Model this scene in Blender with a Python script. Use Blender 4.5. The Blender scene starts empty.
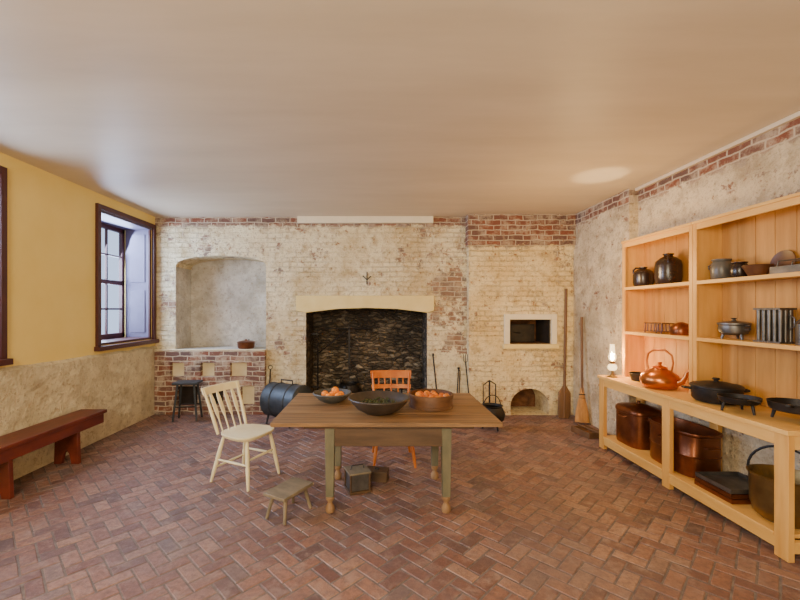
import bpy, bmesh, math, random
from mathutils import Vector, Matrix, Euler
random.seed(7)
S=bpy.context.scene
CAMH=1.55; H=2.95; XL=-3.34; XR=3.0; YB=6.02; YF=-1.6; XF=2.90

# ---------------------------------------------------------------- materials
def newmat(name):
    m=bpy.data.materials.new(name); m.use_nodes=True
    nt=m.node_tree; b=nt.nodes['Principled BSDF']
    return m,nt,b
def N(nt,t,**kw):
    n=nt.nodes.new(t)
    for k,v in kw.items(): setattr(n,k,v)
    return n
def ramp(nt,stops,src):
    r=N(nt,'ShaderNodeValToRGB'); e=r.color_ramp.elements
    while len(e)<len(stops): e.new(0.5)
    for i,(p,c) in enumerate(stops):
        e[i].position=p; e[i].color=(c[0],c[1],c[2],1) if not isinstance(c,(int,float)) else (c,c,c,1)
    nt.links.new(src,r.inputs[0]); return r
def mixc(nt,fac,a,b,blend='MIX'):
    m=N(nt,'ShaderNodeMix',data_type='RGBA',blend_type=blend)
    for s,v in ((0,fac),(6,a),(7,b)):
        if hasattr(v,'is_linked') or hasattr(v,'links'): nt.links.new(v,m.inputs[s])
        elif isinstance(v,(int,float)): m.inputs[s].default_value=v if s==0 else (v,v,v,1)
        else: m.inputs[s].default_value=(v[0],v[1],v[2],1)
    return m.outputs[2]
def math_(nt,op,a,b=0.0,clamp=False):
    m=N(nt,'ShaderNodeMath',operation=op); m.use_clamp=clamp
    for i,v in enumerate((a,b)):
        if isinstance(v,(int,float)): m.inputs[i].default_value=v
        else: nt.links.new(v,m.inputs[i])
    return m.outputs[0]
def noise(nt,vec,scale,detail=4,rough=.6):
    n=N(nt,'ShaderNodeTexNoise'); n.inputs['Scale'].default_value=scale
    n.inputs['Detail'].default_value=detail; n.inputs['Roughness'].default_value=rough
    nt.links.new(vec,n.inputs['Vector']); return n.outputs[0]
def bump(nt,b,h,strength,dist=.01):
    n=N(nt,'ShaderNodeBump'); n.inputs['Strength'].default_value=strength; n.inputs['Distance'].default_value=dist
    nt.links.new(h,n.inputs['Height']); nt.links.new(n.outputs[0],b.inputs['Normal'])
def distorted(nt,vec,P,scale,amt):
    dn=N(nt,'ShaderNodeTexNoise'); dn.inputs['Scale'].default_value=scale; nt.links.new(P,dn.inputs['Vector'])
    vs=N(nt,'ShaderNodeVectorMath',operation='SCALE'); vs.inputs['Scale'].default_value=amt
    nt.links.new(dn.outputs['Color'],vs.inputs[0])
    va=N(nt,'ShaderNodeVectorMath',operation='ADD'); nt.links.new(vec,va.inputs[0]); nt.links.new(vs.outputs[0],va.inputs[1])
    return va.outputs[0]
def simple(name,c1,c2,scale=8,stretch=(1,1,1),rough=.6,metal=0,bmp=.2,lo=.3,hi=.7,spec=None):
    m,nt,b=newmat(name)
    tc=N(nt,'ShaderNodeTexCoord'); mp=N(nt,'ShaderNodeMapping'); mp.inputs['Scale'].default_value=stretch
    nt.links.new(tc.outputs['Object'],mp.inputs[0])
    n=noise(nt,mp.outputs[0],scale,6)
    r=ramp(nt,[(lo,c1),(hi,c2)],n)
    nt.links.new(r.outputs[0],b.inputs['Base Color'])
    b.inputs['Roughness'].default_value=rough; b.inputs['Metallic'].default_value=metal
    if spec is not None: b.inputs['Specular IOR Level'].default_value=spec
    if bmp: bump(nt,b,n,bmp,.004)
    return m
def emis(name,c,s):
    m,nt,b=newmat(name); b.inputs['Emission Color'].default_value=(*c,1); b.inputs['Emission Strength'].default_value=s
    b.inputs['Base Color'].default_value=(*c,1); return m

def bricktex(nt,vec,bw,bh,ms,c1,c2,cm):
    br=N(nt,'ShaderNodeTexBrick'); nt.links.new(vec,br.inputs['Vector'])
    br.inputs['Scale'].default_value=1; br.inputs['Brick Width'].default_value=bw; br.inputs['Row Height'].default_value=bh
    br.inputs['Mortar Size'].default_value=ms; br.inputs['Mortar Smooth'].default_value=.5; br.inputs['Bias'].default_value=0
    br.inputs['Color1'].default_value=(*c1,1); br.inputs['Color2'].default_value=(*c2,1); br.inputs['Mortar'].default_value=(*cm,1)
    return br
def masonry(name,axis,zb,c_lo,c_hi,reveal=.66,full=False,spots=.64,hot=(),rel=.8,stone=False,stain=(.48,.33,.15),jt=.25):
    """whitewashed brick / rubble; bare brick above height zb"""
    m,nt,b=newmat(name)
    g=N(nt,'ShaderNodeNewGeometry'); sp=N(nt,'ShaderNodeSeparateXYZ'); nt.links.new(g.outputs['Position'],sp.inputs[0])
    cb=N(nt,'ShaderNodeCombineXYZ'); nt.links.new(sp.outputs[axis],cb.inputs[0]); nt.links.new(sp.outputs[2],cb.inputs[1])
    P=g.outputs['Position']
    vec=distorted(nt,cb.outputs[0],P,6,.045)
    br=bricktex(nt,vec,.215,.074,.010,(.27,.10,.06),(.16,.105,.09),(.56,.46,.34))
    big=noise(nt,P,1.2,7,.68); mid=noise(nt,P,6,6,.7); fine=noise(nt,P,28,4,.7); jm=noise(nt,P,1.9,4,.6)
    if stone:
        vec2=distorted(nt,cb.outputs[0],P,2.5,.25); vec2=distorted(nt,vec2,P,11,.07)
        mp=N(nt,'ShaderNodeMapping'); mp.inputs['Scale'].default_value=(2.6,7.5,1); nt.links.new(vec2,mp.inputs[0])
        ve=N(nt,'ShaderNodeTexVoronoi',feature='SMOOTH_F1'); ve.inputs['Scale'].default_value=1; ve.inputs['Smoothness'].default_value=.45; nt.links.new(mp.outputs[0],ve.inputs['Vector'])
        joint0=ramp(nt,[(.25,0.0),(.75,1.0)],ve.outputs['Distance']).outputs[0]
    else: joint0=br.outputs['Fac']
    joint=math_(nt,'MULTIPLY',joint0,ramp(nt,[(.42,.2),(.60,1.0)],jm).outputs[0])
    wash=ramp(nt,[(.36,c_lo),(.56,c_hi)],big).outputs[0]
    wash=mixc(nt,math_(nt,'MULTIPLY',joint,jt),wash,(.36,.27,.15))
    wash=mixc(nt,math_(nt,'MULTIPLY',ramp(nt,[(.49,0.0),(.64,1.0)],mid).outputs[0],.6),wash,stain)
    wash=mixc(nt,math_(nt,'MULTIPLY',ramp(nt,[(.54,0.0),(.68,1.0)],fine).outputs[0],.55),wash,(.30,.20,.11))
    brick=mixc(nt,ramp(nt,[(.47,0.0),(.62,.65)],mid).outputs[0],br.outputs[0],(.62,.51,.37))
    if full: col=brick
    else:
        mm=noise(nt,P,2.6,8,.74)
        for hx,hz,hr,ha in hot:
            dx=math_(nt,'SUBTRACT',sp.outputs[axis],hx); dz=math_(nt,'MULTIPLY',math_(nt,'SUBTRACT',sp.outputs[2],hz),.5)
            d=math_(nt,'SQRT',math_(nt,'ADD',math_(nt,'MULTIPLY',dx,dx),math_(nt,'MULTIPLY',dz,dz)))
            fo=math_(nt,'MULTIPLY',math_(nt,'SUBTRACT',1.0,math_(nt,'DIVIDE',d,hr),True),ha)
            mm=math_(nt,'ADD',mm,fo)
        patch=math_(nt,'MULTIPLY',ramp(nt,[(reveal,0.0),(reveal+.04,1.0)],mm).outputs[0],.85)
        zz=math_(nt,'ADD',sp.outputs[2],math_(nt,'MULTIPLY',math_(nt,'SUBTRACT',mid,.5),.3))
        band=math_(nt,'MULTIPLY',math_(nt,'SUBTRACT',zz,zb),25,True)
        mask=math_(nt,'MAXIMUM',patch,band)
        col=mixc(nt,mask,wash,brick)
        if spots:
            sn=noise(nt,P,12,5,.75)
            col=mixc(nt,math_(nt,'MULTIPLY',ramp(nt,[(spots,0.0),(spots+.04,1.0)],sn).outputs[0],.8),col,(.33,.12,.045))
    nt.links.new(col,b.inputs['Base Color']); b.inputs['Roughness'].default_value=.9
    b.inputs['Specular IOR Level'].default_value=.2
    hh=math_(nt,'ADD',math_(nt,'MULTIPLY',joint,-.5),math_(nt,'ADD',mid,math_(nt,'MULTIPLY',fine,.5)))
    bump(nt,b,hh,rel,.035)
    return m

M={}
HOT=[(1.25,2.0,.6,.11),(1.22,1.2,.5,.09),(-1.5,1.5,.5,.07),(-3.2,1.6,.4,.09),(.9,2.4,.7,.06),(-2.3,2.6,.9,.06),(-1.3,.6,.6,.06)]
M['back']=masonry('whitewashed_brick_back',0,2.79,(.66,.52,.29),(.90,.80,.55),.60,hot=HOT,spots=.62,rel=1)
M['oven']=masonry('whitewashed_brick_oven',0,2.46,(.78,.58,.27),(.92,.78,.47),.60,hot=[(1.45,1.6,.4,.09),(2.8,1.5,.4,.05),(2.2,2.3,.6,.04)],spots=.61,rel=1)
M['niche']=masonry('whitewashed_rubble',0,9,(.48,.45,.39),(.72,.68,.60),.74,spots=0,stone=True,rel=1,stain=(.38,.34,.28))
M['right']=masonry('whitewashed_stone_right',1,2.76,(.46,.37,.24),(.80,.68,.47),.585,spots=.63,stone=True,rel=1.1,stain=(.38,.28,.17),jt=.4)
M['leftlow']=masonry('whitewashed_stone_left',1,9,(.58,.49,.31),(.84,.74,.50),.80,spots=0,stone=True,rel=1,jt=.22,stain=(.50,.40,.25))
M['brick']=masonry('stove_brick',0,0,(.6,.5,.4),(.8,.7,.6),full=True)
M['yellow']=simple('yellow_plaster',(.86,.64,.19),(.91,.70,.24),2,rough=.8,bmp=.05)
M['ceil']=simple('ceiling_plaster',(.60,.50,.37),(.73,.62,.47),1.1,(.5,2.6,1),rough=.5,bmp=.15,lo=.25,hi=.75)
M['trimwhite']=simple('white_paint',(.78,.70,.52),(.85,.78,.60),5,rough=.6,bmp=.1)
M['lintel']=simple('lintel_paint',(.80,.63,.25),(.88,.73,.34),4,rough=.7,bmp=.3)
M['redframe']=simple('oxblood_paint',(.055,.014,.014),(.085,.022,.02),6,rough=.45,bmp=.05)
M['shutter']=simple('lavender_shutter_paint',(.12,.10,.17),(.15,.13,.21),4,rough=.5,bmp=.05)
M['mortar']=simple('floor_mortar',(.11,.085,.075),(.23,.185,.165),20,rough=.95,bmp=.3)
M['pine']=simple('pine_wood',(.72,.38,.085),(.84,.52,.16),5,(2.2,.35,2.2),rough=.45,bmp=.06)
M['pinev']=simple('pine_wood_vertical',(.62,.30,.06),(.80,.46,.13),5,(2.5,2.5,.25),rough=.45,bmp=.06)
M['pineshade']=simple('pine_back_shaded',(.42,.185,.035),(.62,.31,.075),5,(2.5,2.5,.25),rough=.5,bmp=.08)  # darker pine for back boards, shade inside the shelves put into the colour
M['pined']=simple('pine_joint_dark',(.10,.04,.012),(.14,.06,.02),5)
M['tabletop']=simple('worn_table_wood',(.11,.055,.02),(.34,.185,.075),4,(.4,5,3),rough=.5,bmp=.25)
M['tableleg']=simple('green_grey_paint',(.10,.10,.06),(.20,.17,.10),9,(1,1,.4),rough=.6,bmp=.25)
M['apron']=simple('apron_brown_wood',(.06,.030,.012),(.12,.065,.028),6,(.5,1,3),rough=.5,bmp=.15)
M['foot']=simple('worn_foot_wood',(.24,.13,.06),(.34,.20,.09),9)
M['cream']=simple('cream_chair_paint',(.76,.64,.36),(.87,.77,.48),9,rough=.5,bmp=.12)
M['orangewood']=simple('orange_chair_wood',(.46,.10,.008),(.68,.21,.022),8,(1,1,.3),rough=.4,bmp=.05)
M['benchred']=simple('red_bench_paint',(.085,.014,.008),(.20,.035,.016),7,(1,.3,1),rough=.4,bmp=.2)
M['stoolwood']=simple('grey_stool_wood',(.12,.095,.06),(.30,.23,.14),10,(1,.4,1),rough=.6,bmp=.2)
M['iron']=simple('black_iron',(.014,.013,.013),(.035,.031,.03),14,rough=.5,metal=.5,bmp=.2)
M['tin']=simple('dull_tin',(.09,.09,.085),(.22,.20,.18),10,rough=.42,metal=.8,bmp=.1)
M['bluetin']=simple('blue_black_tin',(.03,.038,.046),(.07,.082,.095),8,rough=.5,metal=.4,bmp=.15)
M['copper']=simple('copper',(.46,.13,.03),(.66,.26,.08),5,rough=.28,metal=.9,bmp=.08)
M['dkcopper']=simple('aged_copper',(.09,.026,.012),(.34,.12,.045),3,rough=.33,metal=.8,bmp=.1)
M['brass']=simple('aged_brass',(.15,.09,.03),(.30,.20,.07),5,rough=.4,metal=.8,bmp=.1)
M['jug']=simple('brown_black_glaze',(.014,.009,.007),(.035,.018,.012),6,rough=.25,bmp=.02)
M['stoneware']=simple('grey_stoneware',(.06,.056,.048),(.14,.125,.10),7,rough=.35,bmp=.1)
M['redware']=simple('brown_redware',(.08,.03,.013),(.16,.065,.027),7,rough=.4,bmp=.1)
M['ovenbrick']=simple('baked_oven_brick',(.06,.025,.012),(.28,.12,.045),9,(1,1,2),rough=.8,bmp=.4)
M['bowlwood']=simple('dark_bowl_wood',(.022,.016,.012),(.06,.042,.03),7,rough=.45,bmp=.15)
M['greybowl']=simple('pewter_grey_bowl',(.05,.05,.045),(.10,.095,.08),7,rough=.5,bmp=.15)
M['bentwood']=simple('bentwood',(.09,.038,.015),(.17,.075,.03),7,(1,1,3),rough=.45,bmp=.1)
M['orange']=simple('orange_peel',(.85,.20,.003),(.93,.32,.006),30,rough=.6,bmp=.15)
M['apple']=simple('apple_skin',(.45,.04,.012),(.70,.26,.015),4,rough=.4,bmp=.0)
M['leaf']=simple('dried_herb',(.03,.035,.010),(.09,.095,.025),20,rough=.8,bmp=.3)
M['broomwood']=simple('handle_wood',(.10,.050,.02),(.20,.10,.042),8,(1,1,.3),rough=.6)
M['straw']=simple('broom_straw',(.32,.15,.045),(.52,.27,.09),30,(1,1,.1),rough=.9,bmp=.5)
M['flame']=emis('lamp_flame',(1,.66,.28),160)
M['darklining']=simple('near_black_lining',(.012,.010,.009),(.04,.026,.018),8,rough=.95,bmp=.4)  # near-black lining for oven sides and some stove openings
M['cavity']=simple('cream_cavity',(.74,.62,.38),(.86,.75,.49),6,rough=.9,bmp=.3)
def glassmat():
    m=bpy.data.materials.new('lamp_glass'); m.use_nodes=True; nt=m.node_tree
    nt.nodes.remove(nt.nodes['Principled BSDF']); out=nt.nodes['Material Output']
    tr=N(nt,'ShaderNodeBsdfTransparent'); tr.inputs[0].default_value=(1,.96,.88,1)
    gl=N(nt,'ShaderNodeBsdfGlossy'); gl.inputs['Roughness'].default_value=.08
    lw=N(nt,'ShaderNodeLayerWeight'); lw.inputs[0].default_value=.35
    mx=N(nt,'ShaderNodeMixShader'); nt.links.new(lw.outputs['Facing'],mx.inputs[0]); nt.links.new(tr.outputs[0],mx.inputs[1]); nt.links.new(gl.outputs[0],mx.inputs[2])
    em=N(nt,'ShaderNodeEmission'); em.inputs[0].default_value=(1,.72,.36,1); em.inputs[1].default_value=1.8
    ad=N(nt,'ShaderNodeAddShader'); nt.links.new(mx.outputs[0],ad.inputs[0]); nt.links.new(em.outputs[0],ad.inputs[1])
    nt.links.new(ad.outputs[0],out.inputs[0]); return m
M['glass']=glassmat()
def stonemat():
    m,nt,b=newmat('sooty_fire_stone')
    g=N(nt,'ShaderNodeNewGeometry'); sp=N(nt,'ShaderNodeSeparateXYZ'); P=g.outputs['Position']; nt.links.new(P,sp.inputs[0])
    v0=distorted(nt,P,P,3,.15); v0=distorted(nt,v0,P,14,.05)
    mp=N(nt,'ShaderNodeMapping'); mp.inputs['Scale'].default_value=(4.8,4.2,14); nt.links.new(v0,mp.inputs[0])
    v=N(nt,'ShaderNodeTexVoronoi'); v.inputs['Scale'].default_value=1.5; nt.links.new(mp.outputs[0],v.inputs['Vector'])
    e=N(nt,'ShaderNodeTexVoronoi',feature='DISTANCE_TO_EDGE'); e.inputs['Scale'].default_value=1.5; nt.links.new(mp.outputs[0],e.inputs['Vector'])
    bw=N(nt,'ShaderNodeRGBToBW'); nt.links.new(v.outputs['Color'],bw.inputs[0])
    c=ramp(nt,[(.2,(.07,.055,.04)),(.45,(.17,.135,.09)),(.62,(.30,.23,.15)),(.85,(.62,.53,.40))],bw.outputs[0]).outputs[0]
    n=noise(nt,P,11,6,.75); n3=noise(nt,P,1.6,5,.65)
    c=mixc(nt,ramp(nt,[(.38,0.0),(.66,.85)],n).outputs[0],c,(.10,.08,.06))
    c=mixc(nt,ramp(nt,[(.42,0.0),(.58,.75)],n3).outputs[0],c,(.035,.029,.024))
    k=math_(nt,'MULTIPLY',ramp(nt,[(.02,1.0),(.08,0.0)],e.outputs['Distance']).outputs[0],.6)
    c=mixc(nt,k,c,(.03,.025,.02))
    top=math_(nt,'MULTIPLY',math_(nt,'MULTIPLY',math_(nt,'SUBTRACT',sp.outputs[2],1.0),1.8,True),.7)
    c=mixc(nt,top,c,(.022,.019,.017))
    nt.links.new(c,b.inputs['Base Color']); b.inputs['Roughness'].default_value=.8
    hh=math_(nt,'ADD',ramp(nt,[(0,0.0),(.2,1.0)],e.outputs['Distance']).outputs[0],math_(nt,'MULTIPLY',n,.8))
    bump(nt,b,hh,.9,.04); return m
M['firestone']=stonemat()
def floorbrick():
    m,nt,b=newmat('floor_brick')
    a=N(nt,'ShaderNodeAttribute',attribute_name='rnd'); g=N(nt,'ShaderNodeNewGeometry')
    c=ramp(nt,[(0,(.125,.070,.060)),(.15,(.19,.085,.063)),(.45,(.27,.125,.083)),(.7,(.32,.16,.108)),(.88,(.40,.22,.145)),(1,(.17,.115,.105))],a.outputs['Fac']).outputs[0]
    n=noise(nt,g.outputs['Position'],24,6,.75); n2=noise(nt,g.outputs['Position'],1.3,5,.65); n4=noise(nt,g.outputs['Position'],8,5,.7)
    c=mixc(nt,ramp(nt,[(.42,0.0),(.68,.7)],n).outputs[0],c,(.10,.068,.062))
    c=mixc(nt,ramp(nt,[(.5,0.0),(.68,.6)],n4).outputs[0],c,(.40,.28,.225))
    c=mixc(nt,ramp(nt,[(.42,0.0),(.62,.5)],n2).outputs[0],c,(.165,.115,.112))
    nt.links.new(c,b.inputs['Base Color'])
    nt.links.new(ramp(nt,[(.3,.38),(.7,.72)],n).outputs[0],b.inputs['Roughness'])
    bump(nt,b,n,.5,.008); return m
M['fbrick']=floorbrick()

# ---------------------------------------------------------------- builder
class B:
    def __init__(s,name): s.n=name; s.bm=bmesh.new(); s.mats=[]
    def mi(s,m):
        m=M[m]
        if m not in s.mats: s.mats.append(m)
        return s.mats.index(m)
    def _f(s,vs,mi,sm=False):
        try: f=s.bm.faces.new(vs)
        except ValueError: return
        f.material_index=mi; f.smooth=sm
    def box(s,c,d,m,rot=(0,0,0),taper=1.0,tapery=None):
        R=Euler(rot).to_matrix(); c=Vector(c); k=s.mi(m); vs=[]
        ty=taper if tapery is None else tapery
        for z in(-.5,.5):
            for x,y in((-.5,-.5),(.5,-.5),(.5,.5),(-.5,.5)):
                tx_=taper if z<0 else 1; ty_=ty if z<0 else 1
                vs.append(s.bm.verts.new(c+R@Vector((x*d[0]*tx_,y*d[1]*ty_,z*d[2]))))
        for f in((3,2,1,0),(4,5,6,7),(0,1,5,4),(1,2,6,5),(2,3,7,6),(3,0,4,7)): s._f([vs[i] for i in f],k)
    def b2(s,x0,x1,y0,y1,z0,z1,m): s.box(((x0+x1)/2,(y0+y1)/2,(z0+z1)/2),(x1-x0,y1-y0,z1-z0),m)
    def tube(s,pts,rs,m,seg=10,cap=True,closed=False,flat=None):
        pts=[Vector(p) for p in pts]; n=len(pts); k=s.mi(m)
        if isinstance(rs,(int,float)): rs=[rs]*n
        rings=[]; up=None
        for i,p in enumerate(pts):
            if closed: t=(pts[(i+1)%n]-pts[i-1])
            else: t=pts[min(i+1,n-1)]-pts[max(i-1,0)]
            t.normalize()
            if up is None:
                up=Vector((0,0,1)) if abs(t.z)<.9 else Vector((0,1,0))
            a=t.cross(up)
            if a.length<1e-4: a=t.cross(Vector((1,0,0)))
            a.normalize(); bb=a.cross(t).normalized(); up=bb
            r=rs[i]; fl=flat or 1
            rings.append([s.bm.verts.new(p+a*math.cos(2*math.pi*j/seg)*r+bb*math.sin(2*math.pi*j/seg)*r*fl) for j in range(seg)])
        for i in range(n if closed else n-1):
            A=rings[i];C=rings[(i+1)%n]
            for j in range(seg): s._f([A[j],A[(j+1)%seg],C[(j+1)%seg],C[j]],k,True)
        if cap and not closed: s._f(rings[0][::-1],k); s._f(rings[-1],k)
    def lathe(s,prof,m,c=(0,0,0),seg=32,sx=1,sy=1,sq=2,rot=None):
        k=s.mi(m); c=Vector(c); R=Euler(rot).to_matrix() if rot else Matrix.Identity(3); rings=[]
        for r,z in prof:
            if r<1e-5: rings.append([s.bm.verts.new(c+R@Vector((0,0,z)))]); continue
            ring=[]
            for j in range(seg):
                a=2*math.pi*j/seg; ca,sa=math.cos(a),math.sin(a)
                q=r/((abs(ca)**sq+abs(sa)**sq)**(1/sq))
                ring.append(s.bm.verts.new(c+R@Vector((ca*q*sx,sa*q*sy,z))))
            rings.append(ring)
        for A,C in zip(rings,rings[1:]):
            if len(A)==1 and len(C)==1: continue
            for j in range(seg):
                j2=(j+1)%seg
                if len(A)==1: s._f([A[0],C[j2],C[j]],k,True)
                elif len(C)==1: s._f([A[j],A[j2],C[0]],k,True)
                else: s._f([A[j],A[j2],C[j2],C[j]],k,True)
    def sphere(s,c,r,m,seg=16,sz=1):
        s.lathe([(r*math.sin(math.pi*i/8),-r*sz*math.cos(math.pi*i/8)) for i in range(9)],m,c,seg)
    def prism(s,pts,z0,z1,m,inset=1.0,mtx=None):
        k=s.mi(m); T=mtx or Matrix.Identity(4)
        cx=sum(p[0] for p in pts)/len(pts); cy=sum(p[1] for p in pts)/len(pts)
        lo=[s.bm.verts.new(T@Vector((cx+(p[0]-cx)*inset,cy+(p[1]-cy)*inset,z0))) for p in pts]
        hi=[s.bm.verts.new(T@Vector((p[0],p[1],z1))) for p in pts]
        s._f(lo[::-1],k); s._f(hi,k)
        for i in range(len(pts)):
            j=(i+1)%len(pts); s._f([lo[i],lo[j],hi[j],hi[i]],k)
    def done(s,loc=(0,0,0),rz=0,bevel=0,rot=None):
        bmesh.ops.recalc_face_normals(s.bm,faces=s.bm.faces[:])
        me=bpy.data.meshes.new(s.n); s.bm.to_mesh(me); s.bm.free()
        for m in s.mats: me.materials.append(m)
        me.set_sharp_from_angle(angle=math.radians(42))
        o=bpy.data.objects.new(s.n,me); S.collection.objects.link(o)
        o.location=loc; o.rotation_euler=rot or (0,0,rz)
        if bevel:
            bv=o.modifiers.new('bevel','BEVEL'); bv.width=bevel; bv.segments=2; bv.limit_method='ANGLE'; bv.angle_limit=math.radians(50)
        return o

def slab(name,outer,holes,t,mat,frame):
    """flat wall with openings. frame: function (u,v,w)->world, w in [0,t] goes behind the visible face"""
    cu=bpy.data.curves.new(name,'CURVE'); cu.dimensions='2D'; cu.fill_mode='BOTH'; cu.extrude=t/2
    for poly in [outer]+holes:
        sp=cu.splines.new('POLY'); sp.points.add(len(poly)-1)
        for p,q in zip(sp.points,poly): p.co=(q[0],q[1],0,1)
        sp.use_cyclic_u=True
    o=bpy.data.objects.new(name+'_tmp',cu); S.collection.objects.link(o)
    bpy.context.view_layer.update()
    me=bpy.data.meshes.new_from_object(o.evaluated_get(bpy.context.evaluated_depsgraph_get()))
    bpy.data.objects.remove(o); bpy.data.curves.remove(cu)
    me.name=name
    for v in me.vertices:
        v.co=Vector(frame(v.co.x,v.co.y,v.co.z+t/2))
    bm=bmesh.new(); bm.from_mesh(me); bmesh.ops.remove_doubles(bm,verts=bm.verts[:],dist=1e-5); bmesh.ops.recalc_face_normals(bm,faces=bm.faces[:]); bm.to_mesh(me); bm.free()
    me.materials.clear(); me.materials.append(M[mat])
    for p in me.polygons: p.use_smooth=False; p.material_index=0
    o=bpy.data.objects.new(name,me); S.collection.objects.link(o); return o
def rect(x0,x1,z0,z1): return [(x0,z0),(x1,z0),(x1,z1),(x0,z1)]
def arch(x0,x1,z0,zs,rise,n=14,sq=2.0):
    p=[(x0,z0),(x1,z0)]
    for i in range(n+1):
        a=math.pi*i/n; p.append(((x0+x1)/2+(x1-x0)/2*math.cos(a),zs+rise*abs(math.sin(a))**(2/sq)))
    return p

# ---------------------------------------------------------------- room shell
slab('wall_back',rect(XL-.45,XR+.3,0,H),
     [arch(-3.03,-1.67,.95,2.20,.17,20,2.6), [(-1.07,.0001),(.755,.0001),(.755,1.52),(.3,1.57),(-.16,1.585),(-.6,1.57),(-1.07,1.52)],
      rect(1.95,2.56,1.05,1.41), arch(1.97,2.54,.0001,.14,.25)],.62,'back',lambda u,v,w:(u,YB+w,v))
b=B('wall_niche_back'); b.b2(-3.4,-1.4,YB+.50,YB+.619,.9,2.6,'niche')
b.b2(-3.035,-3.028,YB+.01,YB+.50,.95,2.2,'niche'); b.done()
b=B('wall_fireplace')
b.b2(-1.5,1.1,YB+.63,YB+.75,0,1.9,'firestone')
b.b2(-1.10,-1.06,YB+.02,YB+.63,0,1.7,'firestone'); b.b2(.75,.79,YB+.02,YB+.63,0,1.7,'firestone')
b.done()
b=B('wall_oven'); b.b2(1.8,2.75,YB+.4,YB+.5,0,1.6,'ovenbrick'); b.b2(1.951,2.559,YB-.10,YB+.4,1.04,1.052,'ovenbrick')
b.b2(1.951,1.96,YB-.10,YB+.4,1.05,1.41,'darklining'); b.b2(2.55,2.559,YB-.10,YB+.4,1.05,1.41,'darklining'); b.b2(1.951,2.559,YB-.10,YB+.4,1.40,1.409,'darklining')
b.b2(1.965,1.975,YB-.08,YB+.4,.001,.14,'darklining')
b.done()
slab('wall_oven_breast',rect(1.355,XF-.002,0,2.49),[rect(1.95,2.56,1.05,1.41),arch(1.97,2.54,.0001,.14,.25)],.119,'oven',lambda u,v,w:(u,5.90+w,v))
b=B('wall_oven_corbel'); b.b2(1.33,XF-.002,5.84,6.018,2.491,H-.001,'oven'); b.b2(1.345,XF-.002,5.87,5.899,2.43,2.491,'oven'); b.done()
b=B('bake_oven_door_frame')
b.b2(1.87,1.95,5.86,5.898,1.051,1.49,'trimwhite'); b.b2(2.56,2.64,5.86,5.898,1.051,1.49,'trimwhite')
b.b2(1.95,2.56,5.86,5.898,1.41,1.49,'trimwhite'); b.b2(1.85,2.66,5.83,5.898,.985,1.05,'lintel'); b.done(bevel=.004)
# iron inner door leaf set back in the oven mouth
b=B('bake_oven_door'); b.b2(2.08,2.45,6.22,6.235,1.055,1.33,'iron'); b.tube([(2.14,6.215,1.2),(2.14,6.19,1.2),(2.22,6.19,1.2),(2.22,6.215,1.2)],.008,'iron',8); b.done(bevel=.003)
b=B('fireplace_lintel')
pts=[(-1.21,1.54),(-1.06,1.51),(-.6,1.565),(-.16,1.58),(.3,1.565),(.75,1.51),(.855,1.54),(.855,1.765),(-1.21,1.765)]
T=Matrix.Translation((0,YB-.05,0))@Matrix.Rotation(math.pi/2,4,'X')
b.prism(pts,-.049,0,'lintel',mtx=T); b.done(bevel=.006)
b=B('trim_1'); b.b2(-1.19,.84,YB-.06,YB-.001,H-.10,H-.001,'trimwhite'); b.done(bevel=.003)

def stove_frame(u,v,w): return (u,5.93+w,v)
UP=((-3.07,-2.86),(-2.62,-2.41),(-2.18,-1.93)); LO=((-2.98,-2.66),(-2.50,-2.28),(-2.02,-1.82))
holes=[rect(a,c,.56,.77) for a,c in UP]+[rect(a,c,.14,.42) for a,c in LO]
stove=slab('stew_stove',rect(XL+.04,-1.665,0,.95),holes,.089,'brick',stove_frame)
b=B('stove_ledge')
b.b2(-3.02,-1.68,6.021,6.515,.951,.958,'niche')
b.b2(XL+.04,-1.665,5.925,6.018,.95,.962,'cavity')
for a,c in UP: b.b2(a-.01,c+.01,6.012,6.019,.55,.78,'cavity')
b.b2(-2.99,-2.65,6.012,6.019,.13,.43,'darklining'); b.b2(-2.51,-2.27,6.012,6.019,.13,.43,'darklining'); b.b2(-2.03,-1.81,6.012,6.019,.13,.43,'cavity')
o=b.done(); o.parent=stove

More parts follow.
